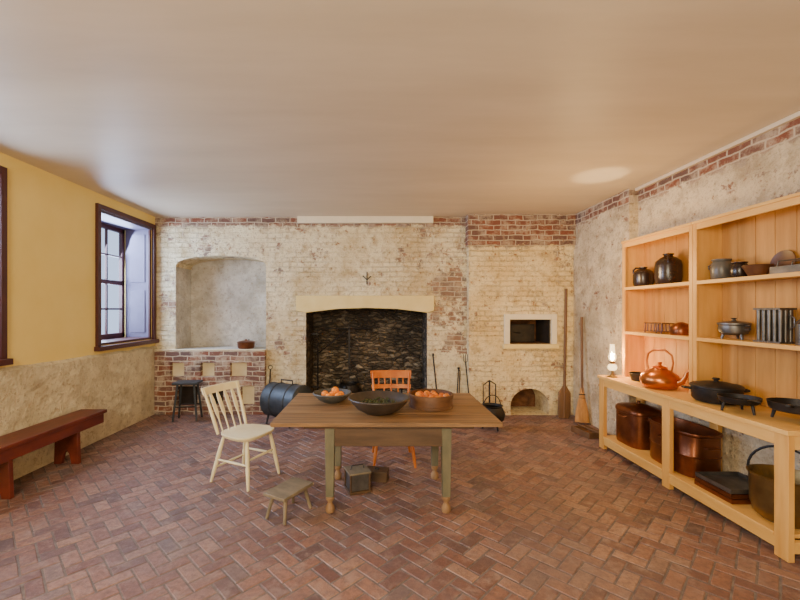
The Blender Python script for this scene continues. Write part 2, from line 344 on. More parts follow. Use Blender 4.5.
# left wall with two windows
WZ0,WZ1=1.12,2.76
wins=[(4.80,5.93),(2.43,3.52)]
slab('wall_left',rect(YF-.2,YB+.6,0,H),[rect(a,c,WZ0,WZ1) for a,c in wins],.45,'yellow',lambda u,v,w:(XL-w,u,v))
b=B('wall_left_lower')
n=60; k=b.mi('leftlow'); prev=None
rr=random.Random(3)
for i in range(n+1):
    y=YF+.001+(YB-.003-YF)*i/n; zt=1.0+.07*max(0,(5-y)/4)+rr.uniform(-.012,.012)
    cur=[b.bm.verts.new((XL,y,0)),b.bm.verts.new((XL+.035,y,0)),b.bm.verts.new((XL+.03,y,zt-.02)),b.bm.verts.new((XL,y,zt+.01))]
    if prev:
        for j in range(3): b._f([prev[j],prev[j+1],cur[j+1],cur[j]],k)
    prev=cur
b.done()
for i,(a,c) in enumerate(wins):
    b=B('window_%d'%(i+1))
    t=.06
    for y0,y1,z0,z1 in((a-t,a,WZ0-t,WZ1+t),(c,c+t,WZ0-t,WZ1+t),(a,c,WZ1,WZ1+t)): b.b2(XL-.02,XL+.035,y0+.001,y1-.001,z0,z1,'redframe')
    b.b2(XL-.02,XL+.07,a-t-.02,min(c+t+.02,6.01),WZ0-t,WZ0-.005,'redframe')
    for ys,sg in((a,1),(c,-1)):
        y0,y1=sorted((ys,ys+sg*.03)); b.b2(XL-.37,XL-.02,y0,y1,WZ0,WZ1,'shutter')
        yy=ys+sg*.035
        for z0,z1 in((WZ0+.10,WZ0+.72),(WZ0+.84,WZ1-.10)):
            b.box((XL-.19,yy,(z0+z1)/2),(.22,.012,z1-z0),'shutter')
        y0,y1=sorted((ys,ys+sg*.04)); b.b2(XL-.03,XL-.005,y0,y1,WZ0,WZ1,'redframe')
    b.b2(XL-.42,XL,a,c,WZ0-.0,WZ0+.03,'redframe'); b.b2(XL-.42,XL,a,c,WZ1-.03,WZ1,'shutter')
    a2,c2=a+.03,c-.03; x0,x1=XL-.43,XL-.38
    for y0,y1 in((a2,a2+.06),(c2-.06,c2)): b.b2(x0,x1,y0,y1,WZ0+.03,WZ1-.03,'redframe')
    zm=(WZ0+WZ1)/2
    for z0,z1 in((WZ0+.03,WZ0+.10),(zm-.03,zm+.03),(WZ1-.09,WZ1-.03)): b.b2(x0,x1,a2,c2,z0,z1,'redframe')
    for q in(1,2):
        y=a2+.03+(c2-a2-.06)*q/3; b.b2(x0+.01,x1-.01,y-.012,y+.012,WZ0+.03,WZ1-.03,'redframe')
    for z in((WZ0+.10+zm-.03)/2,(WZ1-.09+zm+.03)/2): b.b2(x0+.01,x1-.01,a2,c2,z-.012,z+.012,'redframe')
    b.done(bevel=.003)

b=B('wall_right'); b.b2(XR,XR+.4,YF-.2,4.6,0,H,'right'); b.done()
b=B('wall_right_far'); b.b2(XF,XR+.4,4.6,YB-.001,0,H,'right'); b.done()
b=B('wall_front'); b.b2(XL-.4,XR+.4,YF-.2,YF,0,H,'yellow'); b.done()
b=B('ceiling'); b.b2(XL-.5,XR+.5,YF-.3,YB+.9,H,H+.15,'ceil'); b.done()
b=B('trim_2'); b.b2(XR-.035,XR-.001,YF,4.598,H-.035,H-.002,'ceil'); b.done()

# herringbone floor
b=B('floor'); b.b2(XL-.5,XR+.5,YF-.3,YB+.9,-.12,-.005,'mortar')
k=b.mi('fbrick'); bw=.095; gap=.008; c45=math.sqrt(.5)
rn=[]
for i in range(-80,100):
    for j in range(-80,100):
        r=(i-j)%4
        if r==0: x0,x1,y0,y1=i,i+2,j,j+1
        elif r==3: x0,x1,y0,y1=i,i+1,j,j+2
        else: continue
        cx,cy=(x0+x1)/2*bw,(y0+y1)/2*bw
        X=(cx-cy)*c45-.2; Y=(cx+cy)*c45+2.2
        if X<XL-.12 or X>XR+.1 or Y<YF-.1 or Y>YB+.66: continue
        dz=random.uniform(-.003,.0); ang=random.uniform(-.02,.02)
        vs=[]
        hx=(x1-x0)*bw/2-gap/2-random.uniform(0,.003); hy=(y1-y0)*bw/2-gap/2-random.uniform(0,.003)
        for ins,z in((0,-.01),(0,-.004+dz*.5),(.004,dz)):
            for sx,sy in((-1,-1),(1,-1),(1,1),(-1,1)):
                lx,ly=sx*(hx-ins),sy*(hy-ins)
                lx,ly=lx*math.cos(ang)-ly*math.sin(ang),lx*math.sin(ang)+ly*math.cos(ang)
                vs.append(b.bm.verts.new((X+(lx-ly)*c45,Y+(lx+ly)*c45,z)))
        q=random.random()
        for f in((8,9,10,11),)+tuple((a+o,(a+1)%4+o,(a+1)%4+o+4,a+o+4) for o in(0,4) for a in range(4)):
            b._f([vs[t] for t in f],k); rn.append(q)
me_attr=[0]*6+rn
me=bpy.data.meshes.new('floor'); b.bm.to_mesh(me); b.bm.free()
for m in b.mats: me.materials.append(m)
at=me.attributes.new('rnd','FLOAT','FACE')
at.data.foreach_set('value',me_attr[:len(me.polygons)])
o=bpy.data.objects.new('floor',me); S.collection.objects.link(o)

# ---------------------------------------------------------------- table
b=B('kitchen_table')
for i in range(4):
    y0=-.53+.265*i; b.b2(-.856,.856,y0+.001,y0+.264,.688,.72,'tabletop')
for x in(-.43,.46):
    for y in(-.40,.21):
        b.box((x,y,.405),(.075,.075,.56),'tableleg',taper=.8)
        b.lathe([(.0,.0),(.030,.0),(.036,.02),(.034,.045),(.018,.07),(.020,.085),(.032,.10),(.034,.125),(0,.128)],'foot',(x,y,0),16)
b.b2(-.40,.43,-.425,-.40,.51,.688,'apron'); b.b2(-.40,.43,.22,.245,.51,.688,'apron')
b.b2(-.455,-.43,-.37,.18,.51,.688,'apron'); b.b2(.46,.485,-.37,.18,.51,.688,'apron')
b.b2(-.62,.66,-.47,-.43,.660,.688,'apron'); b.b2(-.60,.62,.26,.30,.660,.688,'tabletop')
b.done((.07,3.47,0),bevel=.004)

def bowl(name,r,h,loc,mat,th=.015,rim=True):
    b=B(name)
    p=[(0,0),(r*.45,0),(r*.5,.008),(r*.72,h*.3),(r*.92,h*.7),(r,h),(r-th*.3,h+.004),(r-th,h),(r*.9-th,h*.7),(r*.68-th,h*.33),(r*.35,th+.004),(0,th)]
    b.lathe(p,mat,seg=44)
    b.tube([(math.cos(a)*(r-.004),math.sin(a)*(r-.004),h-.004) for a in [2*math.pi*i/44 for i in range(44)]],.008,mat,8,closed=True)
    return b.done(loc)
T_Z=.7202
bowl('wooden_dough_bowl',.245,.125,(.016,3.24,T_Z),'bowlwood')
bowl('fruit_bowl',.172,.085,(-.405,3.62,T_Z),'greybowl',.012)
b=B('oranges')
for i,(x,y) in enumerate([(0,0),(.075,.01),(-.07,.03),(.02,.08),(-.02,-.075),(.06,-.06)]):
    b.sphere((x,y,.06),.034,'orange')
b.sphere((0.025,.02,.098),.034,'orange')
b.done((-.405,3.62,T_Z))
b=B('dried_herbs')
for i in range(160):
    a=random.uniform(0,6.28); r=random.uniform(0,.15); x,y=r*math.cos(a),r*math.sin(a); z0=.035+r*.22
    b.tube([(x,y,z0+random.uniform(0,.02)),(x+random.uniform(-.03,.03),y+random.uniform(-.03,.03),z0+.02+random.uniform(0,.015))],[.009,.003],'leaf',5)
b.done((.016,3.24,T_Z))
b=B('bentwood_measure')
r=.185
b.lathe([(0,0),(r,0),(r,.11),(r-.008,.11),(r-.008,.012),(0,.012)],'bentwood',seg=44)
b.lathe([(r+.001,.08),(r+.007,.08),(r+.007,.112),(r-.003,.114)],'bentwood',seg=44); b.lathe([(r+.001,.002),(r+.005,.002),(r+.005,.025),(r+.001,.026)],'bentwood',seg=44)
b.done((.466,3.46,T_Z))
b=B('apples')
for i in range(16):
    a=i*2.4; q=.145*math.sqrt((i+.5)/16); b.sphere((q*math.cos(a),q*math.sin(a),.072+random.uniform(0,.012)),.032,'apple' if i%3 else 'orange')
b.done((.466,3.46,T_Z))

# ---------------------------------------------------------------- chairs
def leg(b,p0,p1,m,r=.017):
    p0=Vector(p0);p1=Vector(p1); f=lambda t:p0.lerp(p1,t)
    b.tube([f(0),f(.15),f(.35),f(.5),f(.53),f(.56),f(.8),f(1)],[r*.75,r*.95,r*1.15,r*1.1,r*.85,r*1.1,r*.95,r*.65],m,12)
def chair(name,m,loc,rz,style):
    b=B(name); sh=.44
    pts=[]
    for i in range(28):
        a=2*math.pi*i/28; ca,sa=math.cos(a),math.sin(a)
        q=1/((abs(ca)**3.4+abs(sa)**3.4)**(1/3.4)); w=.205+.025*(ca*q)
        pts.append((ca*q*.205,sa*q*w))
    b.prism(pts,sh-.035,sh-.012,m,inset=.93); b.prism(pts,sh-.012,sh,m)
    F=[(.14,.15),(.14,-.15),(-.14,.14),(-.14,-.14)]; G=[(.205,.205),(.205,-.205),(-.235,.20),(-.235,-.20)]
    for f,g in zip(F,G): leg(b,(f[0],f[1],sh-.03),(g[0],g[1],0),m)
    def at(i,z): t=(sh-.03-z)/(sh-.03); return Vector((F[i][0]+(G[i][0]-F[i][0])*t,F[i][1]+(G[i][1]-F[i][1])*t,z))
    for z,i,j in((.20,0,2),(.20,1,3),(.13,2,3),(.24,0,1)):
        p,q=at(i,z),at(j,z); b.tube([p,p.lerp(q,.5),q],[.008,.012,.008],m,10)
    top=.84
    def back(y,t):
        return Vector((-.175-.13*t-.02*t*t,y*(1+.16*t),sh-.01+(top-sh)*t))
    for y in(-.175,.175):
        b.tube([back(y,t) for t in(0,.2,.5,.8,1.0)],[.013,.016,.015,.013,.010],m,10)
    def rail(t0,t1,th=.016,bow=.03):
        k=b.mi(m); prev=None
        for i in range(11):
            y=-.195+.39*i/10; bx=-bow*(1-(y/.195)**2)
            q0,q1=back(y,t0),back(y,t1); q0.x+=bx;q1.x+=bx
            cur=[b.bm.verts.new(q0+Vector((th/2,0,0))),b.bm.verts.new(q1+Vector((th/2,0,0))),b.bm.verts.new(q1-Vector((th/2,0,0))),b.bm.verts.new(q0-Vector((th/2,0,0)))]
            if prev:
                for j in range(4): b._f([prev[j],prev[(j+1)%4],cur[(j+1)%4],cur[j]],k)
            else: b._f(cur,k)
            prev=cur
        b._f(prev[::-1],k)
    if style=='arrow':
        rail(.86,1.02)
        for y in(-.115,-.04,.04,.115):
            ps=[]
            for t in(0,.3,.45,.7,.88): p=back(y,t); p.x-=.028*t*(1-(y/.195)**2); ps.append(p)
            for p0,p1,w0,w1 in zip(ps,ps[1:],(.010,.012,.036,.040),(.012,.036,.040,.022)):
                k=b.mi(m); vs=[]
                for p,w in((p0,w0),(p1,w1)):
                    for sx,sy in((-1,-1),(1,-1),(1,1),(-1,1)): vs.append(b.bm.verts.new(p+Vector((sx*.006,sy*w/2,0))))
                for f in((3,2,1,0),(4,5,6,7),(0,1,5,4),(1,2,6,5),(2,3,7,6),(3,0,4,7)): b._f([vs[i] for i in f],k)
    else:
        rail(.86,1.05); rail(.60,.70)
        for y in(-.12,-.06,0,.06,.12):
            b.tube([back(y,.68)+Vector((-.022,0,0)),back(y,.77)+Vector((-.024,0,0)),back(y,.88)+Vector((-.026,0,0))],[.006,.009,.006],m,8)
        for y in(-.07,.0,.07):
            b.tube([back(y,0),back(y,.62)+Vector((-.02,0,0))],.008,m,8)
    return b.done(loc,rz,bevel=.002)
chair('windsor_chair','cream',(-1.20,3.69,0),math.radians(-25),'arrow')
o=chair('wooden_chair','orangewood',(.165,4.12,0),math.radians(-88),'rail'); o.scale=(1,1,1.03)

b=B('footstool')
b.box((0,0,.187),(.33,.21,.024),'stoolwood')
for x in(-.11,.11): b.box((x,0,.168),(.03,.15,.016),'stoolwood')
for x in(-1,1):
    for y in(-1,1): b.tube([(x*.105,y*.06,.172),(x*.145,y*.09,0)],[.015,.012],'stoolwood',8)
b.done((-.67,3.05,0),math.radians(60),bevel=.004)

b=B('tall_stool'); b.box((0,0,.525),(.34,.24,.03),'bluetin')
for x in(-1,1):
    for y in(-1,1): b.tube([(x*.11,y*.07,.52),(x*.16,y*.11,0)],[.016,.014],'bluetin',8)
b.tube([(-.14,-.09,.2),(.14,-.09,.2)],.01,'iron',8); b.tube([(-.14,.09,.2),(.14,.09,.2)],.01,'iron',8)
b.done((-2.68,5.66,0),.1,bevel=.004)
b=B('copper_saucepan'); b.lathe([(0,0),(.11,0),(.125,.02),(.13,.09),(.138,.10),(.13,.105),(.12,.1),(.115,.02),(0,.015)],'dkcopper')
b.tube([(.13,0,.08),(.2,0,.10),(.3,0,.11)],[.012,.010,.012],'iron',8); b.lathe([(.138,.102),(.10,.115),(.02,.125),(.02,.14),(0,.145)],'dkcopper'); b.done((-2.02,6.17,.9585),math.radians(100))

b=B('long_bench')
b.b2(-.145,.145,-.80,.80,.42,.455,'benchred')
b.b2(-.135,-.112,-.76,.76,.32,.42,'benchred'); b.b2(.112,.135,-.76,.76,.32,.42,'benchred')
for y in(-.33,.42):
    pts=[(-.11,.42),(-.125,0),(-.05,0),(-.03,.10),(0,.14),(.03,.10),(.05,0),(.125,0),(.11,.42)]
    T=Matrix.Translation((0,y,0))@Matrix.Rotation(math.pi/2,4,'X'); b.prism(pts,-.02,.02,'benchred',mtx=T)
b.done((-3.125,3.62,0),bevel=.004)

# ---------------------------------------------------------------- hearth tools
b=B('tin_roasting_oven')
R_=.235; ZC=.305
b.lathe([(0,-.30),(.16,-.30),(R_-.01,-.28),(R_,-.265),(R_-.005,-.25),(R_-.005,.25),(R_,.265),(R_-.01,.28),(.16,.30),(0,.30)],'bluetin',(0,0,ZC),44,rot=(0,math.pi/2,0))
for x in(-.12,.12): b.lathe([(R_-.005,x-.008),(R_+.004,x),(R_-.005,x+.008)],'bluetin',(0,0,ZC),44,rot=(0,math.pi/2,0))
b.tube([(-.40,0,ZC),(.34,0,ZC),(.36,0,ZC),(.36,0,ZC+.07),(.42,0,ZC+.07)],.008,'iron',8)
for x in(-.2,.2):
    for y in(-.14,.14): b.tube([(x,y,.13),(x,y*1.3,0)],[.014,.012],'iron',8)
b.tube([(-.1,0,ZC+.225),(-.1,0,ZC+.28),(.1,0,ZC+.28),(.1,0,ZC+.225)],.009,'iron',8)
b.done((-1.24,5.50,0),math.radians(-28))
def pole(name,p0,p1,r,m,extra=None):
    b=B(name); p0=Vector(p0);p1=Vector(p1); d=p1-p0
    b.tube([(0,0,0),d*.5,d],r,m,10)
    if extra: extra(b,d)
    return b.done(p0)
pole('iron_poker',(-1.58,5.80,0.006),(-1.60,6.0,.66),.010,'iron',lambda b,d:b.tube([d+Vector((.03*math.cos(a),0,.03+.03*math.sin(a))) for a in [2*math.pi*i/14 for i in range(14)]],.005,'iron',6,closed=True))
def shov(b,d):
    b.box((0,-.005,.06),(.13,.012,.16),'iron',rot=(-.18,0,0)); b.tube([d,d+Vector((0,.0,.04))],.014,'iron',8)
pole('fire_shovel',(.90,5.80,.03),(.84,5.99,.86),.011,'iron',shov)
def tong(b,d):
    b.tube([(.07,0,0),(.06,.06,.3),d+Vector((.02,-.005,-.05)),d],.008,'iron',8)
    b.sphere(d,.02,'iron')
pole('fire_tongs',(1.13,5.75,.008),(1.22,5.98,.68),.009,'iron',tong)
pole('toasting_fork',(1.34,5.70,.008),(1.30,5.87,.78),.009,'iron',lambda b,d:[b.tube([d,d+Vector((x,0,.02)),d+Vector((x,0,.12))],.005,'iron',6) for x in(-.03,0,.03)])
b=B('fire_tool_stand')
b.tube([(0,0,.01),(0,0,.56)],.012,'iron',8); b.tube([(-.10,0,.5),(0,0,.56),(.10,0,.5)],.008,'iron',8)
for a in(0,2.1,4.2): b.tube([(0,0,.08),(.10*math.cos(a),.10*math.sin(a),.01)],.010,'iron',8)
b.tube([(.10,0,.5),(.10,0,.06)],.008,'iron',8); b.box((.10,0,.07),(.07,.01,.11),'iron')
b.tube([(-.10,0,.5),(-.10,0,.04)],.007,'iron',8)
b.done((1.58,5.62,0),.3)
b=B('iron_cauldron')
b.lathe([(0,.06),(.08,.07),(.15,.13),(.165,.20),(.14,.27),(.125,.29),(.14,.31),(.125,.31),(.11,.285),(.15,.2),(.07,.09),(0,.08)],'iron')
for a in(0.5,2.6,4.7): b.tube([(.09*math.cos(a),.09*math.sin(a),.1),(.12*math.cos(a),.12*math.sin(a),0)],[.016,.010],'iron',8)
b.tube([(.14*math.cos(t),0,.29+.15*math.sin(t)) for t in [math.pi*i/12 for i in range(13)]],.006,'iron',8)
b.done((1.50,5.22,0),.4)
b=B('fireplace_crane')
b.tube([(-.95,0,.25),(-.95,0,1.25),(-.1,0,1.25)],.014,'iron',8); b.tube([(-.95,0,.85),(-.45,0,1.25)],.011,'iron',8)
b.b2(-1.055,-.94,-.015,.015,.3,.33,'iron'); b.b2(-1.055,-.94,-.015,.015,1.15,1.18,'iron')
b.b2(-.46,-.43,-.005,.005,.62,1.28,'iron'); b.tube([(-.445,0,.62),(-.42,0,.56),(-.445,0,.54)],.007,'iron',6)
b.lathe([(0,.12),(.1,.13),(.17,.2),(.18,.28),(.15,.36),(.16,.38),(.14,.38),(.13,.35),(.16,.28),(0,.15)],'iron',(-.445,0,0))
b.tube([(-.445+.15*math.cos(t),0,.37+.17*math.sin(t)) for t in [math.pi*i/12 for i in range(13)]],.006,'iron',8)
b.done((0,6.42,0))
for x in(-.45,.35):
    b=B('andiron')
    b.tube([(0,0,.16),(0,.26,.16)],.014,'iron',8); b.tube([(0,0,0),(0,0,.42)],.014,'iron',8); b.sphere((0,0,.44),.03,'iron'); b.tube([(0,.25,0),(0,.25,.16)],.014,'iron',8)
    b.tube([(-.1,-.02,0),(0,0,.10),(.1,-.02,0)],.012,'iron',8)
    b.done((x,5.70,0))
b=B('wall_hook'); b.tube([(0,-.012,.12),(0,-.012,0),(0,-.05,-.03),(0,-.09,-.06),(0,-.10,-.02)],.008,'iron',8); b.tube([(-.06,-.014,.06),(.0,-.014,.0),(.06,-.014,.06)],.008,'iron',8); b.done((-.15,6.018,2.0))

def peel(b,d):
    dn=d.normalized(); b.tube([dn*0,dn*.06,dn*.36,dn*.46],[.07,.095,.09,.022],'broomwood',16,flat=.15)
pole('bread_peel',(2.66,5.69,.01),(2.775,5.87,1.86),.020,'broomwood',peel)
def broom(b,d):
    dn=d.normalized()
    b.tube([Vector((0,0,0)),dn*.15,dn*.34,dn*.46],[.10,.085,.04,.02],'straw',16,flat=.5)
    for t in(.32,.37): b.tube([dn*(t-.006),dn*(t+.006)],.045,'iron',14,flat=.5)
pole('straw_broom',(2.78,5.42,.03),(2.865,5.60,1.45),.016,'broomwood',broom)
b=B('wooden_trough')
b.b2(-.11,.11,-.16,.16,0,.015,'broomwood')
for x in(-.10,.10): b.b2(x-.008,x+.008,-.16,.16,.015,.07,'broomwood')
for y in(-.15,.15): b.b2(-.092,.092,y-.008,y+.008,.015,.07,'broomwood')
b.tube([(0,-.20,.08),(0,.18,.08)],.010,'broomwood',8)
b.done((2.62,4.98,0),.2,bevel=.003)

b=B('foot_warmer')
b.b2(-.08,.08,-.08,.08,.02,.16,'tin'); b.b2(-.095,.095,-.095,.095,0,.02,'apron'); b.b2(-.095,.095,-.095,.095,.16,.175,'stoolwood')
for x in(-.08,.08):
    for y in(-.08,.08): b.tube([(x*1.05,y*1.05,.02),(x*1.05,y*1.05,.17)],.009,'apron',8)
b.tube([(-.06,0,.175),(-.05,0,.21),(.05,0,.21),(.06,0,.175)],.004,'iron',6)
b.done((-.17,3.46,0),.35,bevel=.002)
b=B('wooden_box'); b.b2(-.10,.10,-.06,.06,0,.08,'apron'); b.b2(-.105,.105,-.065,.065,.08,.095,'apron'); b.box((0,0,.10),(.04,.02,.012),'iron'); b.done((.0,3.66,0),-.2,bevel=.002)

# ---------------------------------------------------------------- counter and shelf units (pine)
Y0,Y1=2.44,4.55; XC=2.52; XW=2.985
b=B('pine_counter')
b.b2(XC-.015,XW,Y0,Y1,.78,.81,'pine')
for y in(Y0+.01,3.45,Y1-.10):
    b.b2(XC,XC+.04,y,y+.09,0,.78,'pinev'); b.b2(XW-.045,XW-.005,y,y+.09,0,.78,'pinev')
    b.b2(XC+.04,XW-.045,y+.005,y+.04,.69,.78,'pine'); b.b2(XC+.04,XW-.045,y+.005,y+.04,.05,.12,'pine')
for a,c in((Y0+.10,3.45),(3.54,Y1-.10)):
    b.b2(XC+.003,XC+.035,a,c,.70,.78,'pine'); b.b2(XC+.003,XC+.035,a,c,.05,.12,'pine')
b.b2(XC-.005+.04,XW,Y0+.06,Y1-.06,.121,.145,'pine')
b.b2(XC-.005,XC+.04,Y0+.101,3.449,.121,.145,'pine'); b.b2(XC-.005,XC+.04,3.541,Y1-.101,.121,.145,'pine')
b.done(bevel=.003)
XS=2.74; Z0=.811; ZT=2.29
def unit(y0,y1):
    b=B('pine_shelf_unit')
    for ya,yb in((y0,y0+.022),(y1-.022,y1)): b.b2(XS+.02,XW,ya,yb,Z0,ZT,'pinev')
    b.b2(XS,XS+.02,y0,y0+.04,Z0,ZT,'pinev'); b.b2(XS,XS+.02,y1-.04,y1,Z0,ZT,'pinev')
    b.b2(XS-.012,XW,y0-.0,y1,ZT,ZT+.022,'pine')
    b.b2(XS+.0,XS+.02,y0+.04,y1-.04,ZT-.05,ZT,'pine')
    b.b2(XS+.02,XW-.014,y0+.022,y1-.022,1.775,1.80,'pine'); b.b2(XS+.02,XW-.014,y0+.022,y1-.022,1.29,1.315,'pine')
    b.b2(XS,XS+.02,y0+.04,y1-.04,1.770,1.80,'pine'); b.b2(XS,XS+.02,y0+.04,y1-.04,1.285,1.315,'pine')
    n=6; w=(y1-y0-.044)/n
    for i in range(n): b.b2(XW-.014,XW-.003,y0+.022+i*w+.002,y0+.022+(i+1)*w-.002,Z0+.0,ZT,'pineshade')
    b.b2(XW-.003,XW-.001,y0+.022,y1-.022,Z0,ZT,'pined')
    b.done(bevel=.002)
unit(3.475,4.47); unit(2.50,3.470)

CZ=.8102
def jug(name,r,h,loc,m,rz=0):
    b=B(name)
    b.lathe([(0,0),(r*.88,0),(r*.92,.008),(r,h*.22),(r*1.0,h*.62),(r*.92,h*.76),(r*.55,h*.88),(r*.34,h*.92),(r*.32,h*.95),(r*.42,h*.97),(r*.42,h),(r*.24,h),(r*.2,h*.9),(0,h*.88)],m)
    b.tube([(r*.3,0,h*.95),(r*.7,0,h*.97),(r*.95,0,h*.87),(r*.95,0,h*.70)],[.008,.010,.010,.009],m,8)
    b.done(loc,rz)
jug('stoneware_jug',.095,.21,(2.862,4.30,1.8002),'jug',2.4)
jug('stoneware_jug',.113,.30,(2.855,3.92,1.8002),'jug',-2.2)
def crock(name,r,h,loc,m,lid=False):
    b=B(name)
    b.lathe([(0,0),(r*.8,0),(r*.95,h*.15),(r,h*.5),(r*.9,h*.8),(r*.78,h*.88),(r*.9,h*.96),(r*.9,h),(r*.75,h),(r*.68,h*.88),(r*.85,h*.5),(r*.7,.01),(0,.01)],m)
    for s_ in(-1,1): b.tube([(s_*r*.93,0,h*.78),(s_*(r+.022),0,h*.72),(s_*(r+.018),0,h*.58),(s_*r*.98,0,h*.52)],.006,m,8)
    b.done(loc,random.uniform(0,3))
crock('stoneware_crock',.075,.17,(2.86,3.32,1.8002),'stoneware')
crock('small_crock',.058,.125,(2.845,3.14,1.8002),'jug')
b=B('redware_bowl'); b.lathe([(0,0),(.05,0),(.055,.01),(.075,.05),(.09,.08),(.086,.085),(.07,.055),(.04,.02),(0,.015)],'redware'); b.done((2.835,2.98,1.8002))
b=B('redware_plate'); b.lathe([(0,0),(.06,0),(.092,.014),(.090,.018),(.055,.008),(0,.008)],'redware'); b.done((2.955,2.90,1.8925),rot=(0,math.radians(-80),0))
b=B('tin_pan')
b.b2(-.09,.09,-.12,.12,0,.004,'tin')
for x in(-.09,.09): b.b2(x-.002,x+.002,-.12,.12,0,.05,'tin')
for y in(-.12,.12): b.b2(-.09,.09,y-.002,y+.002,0,.05,'tin')
b.tube([(-.05,-.11,.05),(-.05,-.1,.09),(-.05,.1,.09),(-.05,.11,.05)],.005,'tin',6)
b.tube([(.05,-.11,.05),(.05,-.1,.09),(.05,.1,.09),(.05,.11,.05)],.005,'tin',6)
b.done((2.85,2.69,1.8002))
b=B('toast_rack')
b.b2(-.07,.07,-.13,.13,.015,.022,'redware')
for y in(-.12,-.07,-.02,.03,.08,.12): b.tube([(-.06,y,.02),(-.055,y,.10),(.055,y,.10),(.06,y,.02)],.006,'redware',6)
for x in(-.06,.06): b.tube([(x,-.13,.10),(x,.13,.10)],.006,'redware',6)
for x in(-.06,.06):
    for y in(-.12,.12): b.tube([(x,y,.02),(x,y,0)],.006,'redware',6)
b.done((2.86,4.06,1.3152))
b=B('copper_mold'); b.lathe([(0,0),(.08,0),(.085,.02),(.085,.06),(.06,.10),(.02,.12),(0,.122)],'dkcopper',sq=2.4,seg=24); b.tube([(.0,-.085,.03),(0,-.13,.06)],.006,'dkcopper',8); b.done((2.86,3.76,1.3152))
def pot3(name,r,h,loc,m='iron',lid=True,bail=True,rz=0):
    b=B(name); lg=.035
    b.lathe([(0,lg),(r*.6,lg),(r*.9,lg+h*.2),(r,lg+h*.6),(r*.96,lg+h*.9),(r*1.05,lg+h),(r*.97,lg+h),(r*.88,lg+h*.85),(r*.5,lg+.01),(0,lg+.01)],m)
    if lid: b.lathe([(r*1.06,lg+h),(r*1.06,lg+h+.012),(r*.6,lg+h+.024),(.018,lg+h+.028),(.012,lg+h+.04),(.02,lg+h+.05),(0,lg+h+.053)],m); b.lathe([(r*1.05,lg+h+.001),(0,lg+h+.001)],m)
    for a in(.5,2.6,4.7): b.tube([(r*.6*math.cos(a),r*.6*math.sin(a),lg+.03),(r*.75*math.cos(a),r*.75*math.sin(a),0)],[.013,.008],m,8)
    if bail:
        for q in(-1,1): b.tube([(0,q*r*.98,lg+h*.9),(0,q*(r+.04),lg+h*.92),(0,q*(r+.04),lg+h*.6),(0,q*r*.98,lg+h*.55)],.008,m,6)
    b.done(loc,rz)
pot3('footed_pot',.10,.085,(2.855,3.20,1.3152),'tin')
b=B('candle_mold')
b.b2(-.06,.06,-.10,.10,0,.012,'tin'); b.b2(-.06,.06,-.10,.10,.235,.25,'tin')
for i in range(5):
    for x in(-.035,0,.035): b.tube([(x,-.08+.04*i,.012),(x,-.08+.04*i,.235)],[.011,.014],'tin',10)
b.tube([(0,-.10,.2),(0,-.14,.18),(0,-.14,.12),(0,-.10,.10)],.005,'tin',6)
b.done((2.86,2.88,1.3152))
b=B('tin_lantern'); b.lathe([(0,0),(.055,0),(.055,.14),(.06,.145),(.01,.20),(0,.2)],'tin'); b.tube([(.03*math.cos(a),0,.22+.03*math.sin(a)) for a in [2*math.pi*i/14 for i in range(14)]],.004,'tin',6,closed=True); b.done((2.86,2.66,1.3152))

# counter top objects
LY=4.42
b=B('oil_lamp')
b.lathe([(0,0),(.048,0),(.05,.006),(.03,.014),(.014,.03),(.012,.06),(.02,.07)],'brass')
b.lathe([(.0,.07),(.02,.07),(.042,.085),(.048,.11),(.038,.135),(.02,.145),(0,.146)],'glass')
b.lathe([(.0,.146),(.022,.146),(.026,.155),(.026,.175),(.02,.18),(0,.18)],'brass')
b.lathe([(.024,.175),(.036,.20),(.040,.225),(.028,.27),(.022,.36)],'glass')
b.lathe([(0,.182),(.012,.19),(.019,.208),(.012,.24),(0,.27)],'flame',seg=14)
b.done((2.60,LY,CZ))
b=B('iron_skillet'); b.lathe([(0,0),(.08,0),(.10,.06),(.105,.075),(.097,.075),(.075,.008),(0,.008)],'iron'); b.tube([(-.10,0,.065),(-.2,0,.08)],[.010,.009],'iron',8); b.tube([(.1*math.cos(t),.1*math.sin(t),.075) for t in [6.2832*i/30 for i in range(30)]],.005,'iron',6,closed=True); b.done((2.76,4.19,CZ),2.2)
b=B('copper_kettle')
b.lathe([(0,0),(.12,0),(.13,.006),(.155,.04),(.162,.08),(.150,.125),(.10,.165),(.065,.18),(.06,.19),(.068,.195),(.05,.205),(.02,.212),(.012,.225),(.02,.235),(.015,.248),(0,.25)],'copper',seg=44)
b.tube([(0,-.13,.06),(0,-.19,.09),(0,-.215,.14),(0,-.225,.18),(0,-.25,.195)],[.034,.026,.018,.014,.012],'copper',14)
b.tube([(0,.10,.17),(0,.115,.25),(0,.10,.32),(0,.05,.36),(0,-.05,.36),(0,-.10,.32),(0,-.115,.25),(0,-.10,.17)],[.008,.009,.010,.011,.011,.010,.009,.008],'copper',10)
b.done((2.685,3.80,CZ),math.radians(28))
b=B('dutch_oven')
r=.165;h=.115
b.lathe([(0,.01),(r*.85,.01),(r*.96,.03),(r,h),(r*1.05,h+.005),(r*1.05,h+.018),(r*.98,h+.028),(r*.5,h+.045),(.02,h+.05),(.014,h+.06),(.028,h+.07),(.02,h+.08),(0,h+.082)],'iron',seg=44)
b.lathe([(r*.6,0),(r*.6,.012),(r*.55,.012),(r*.55,0)],'iron')
for q in(-1,1): b.tube([(0,q*r,h*.85),(0,q*(r+.045),h*.9),(.04,q*(r+.05),h*.9),(.04,q*(r*.98),h*.85)],.009,'iron',8)
b.done((2.73,3.22,CZ),1.2)
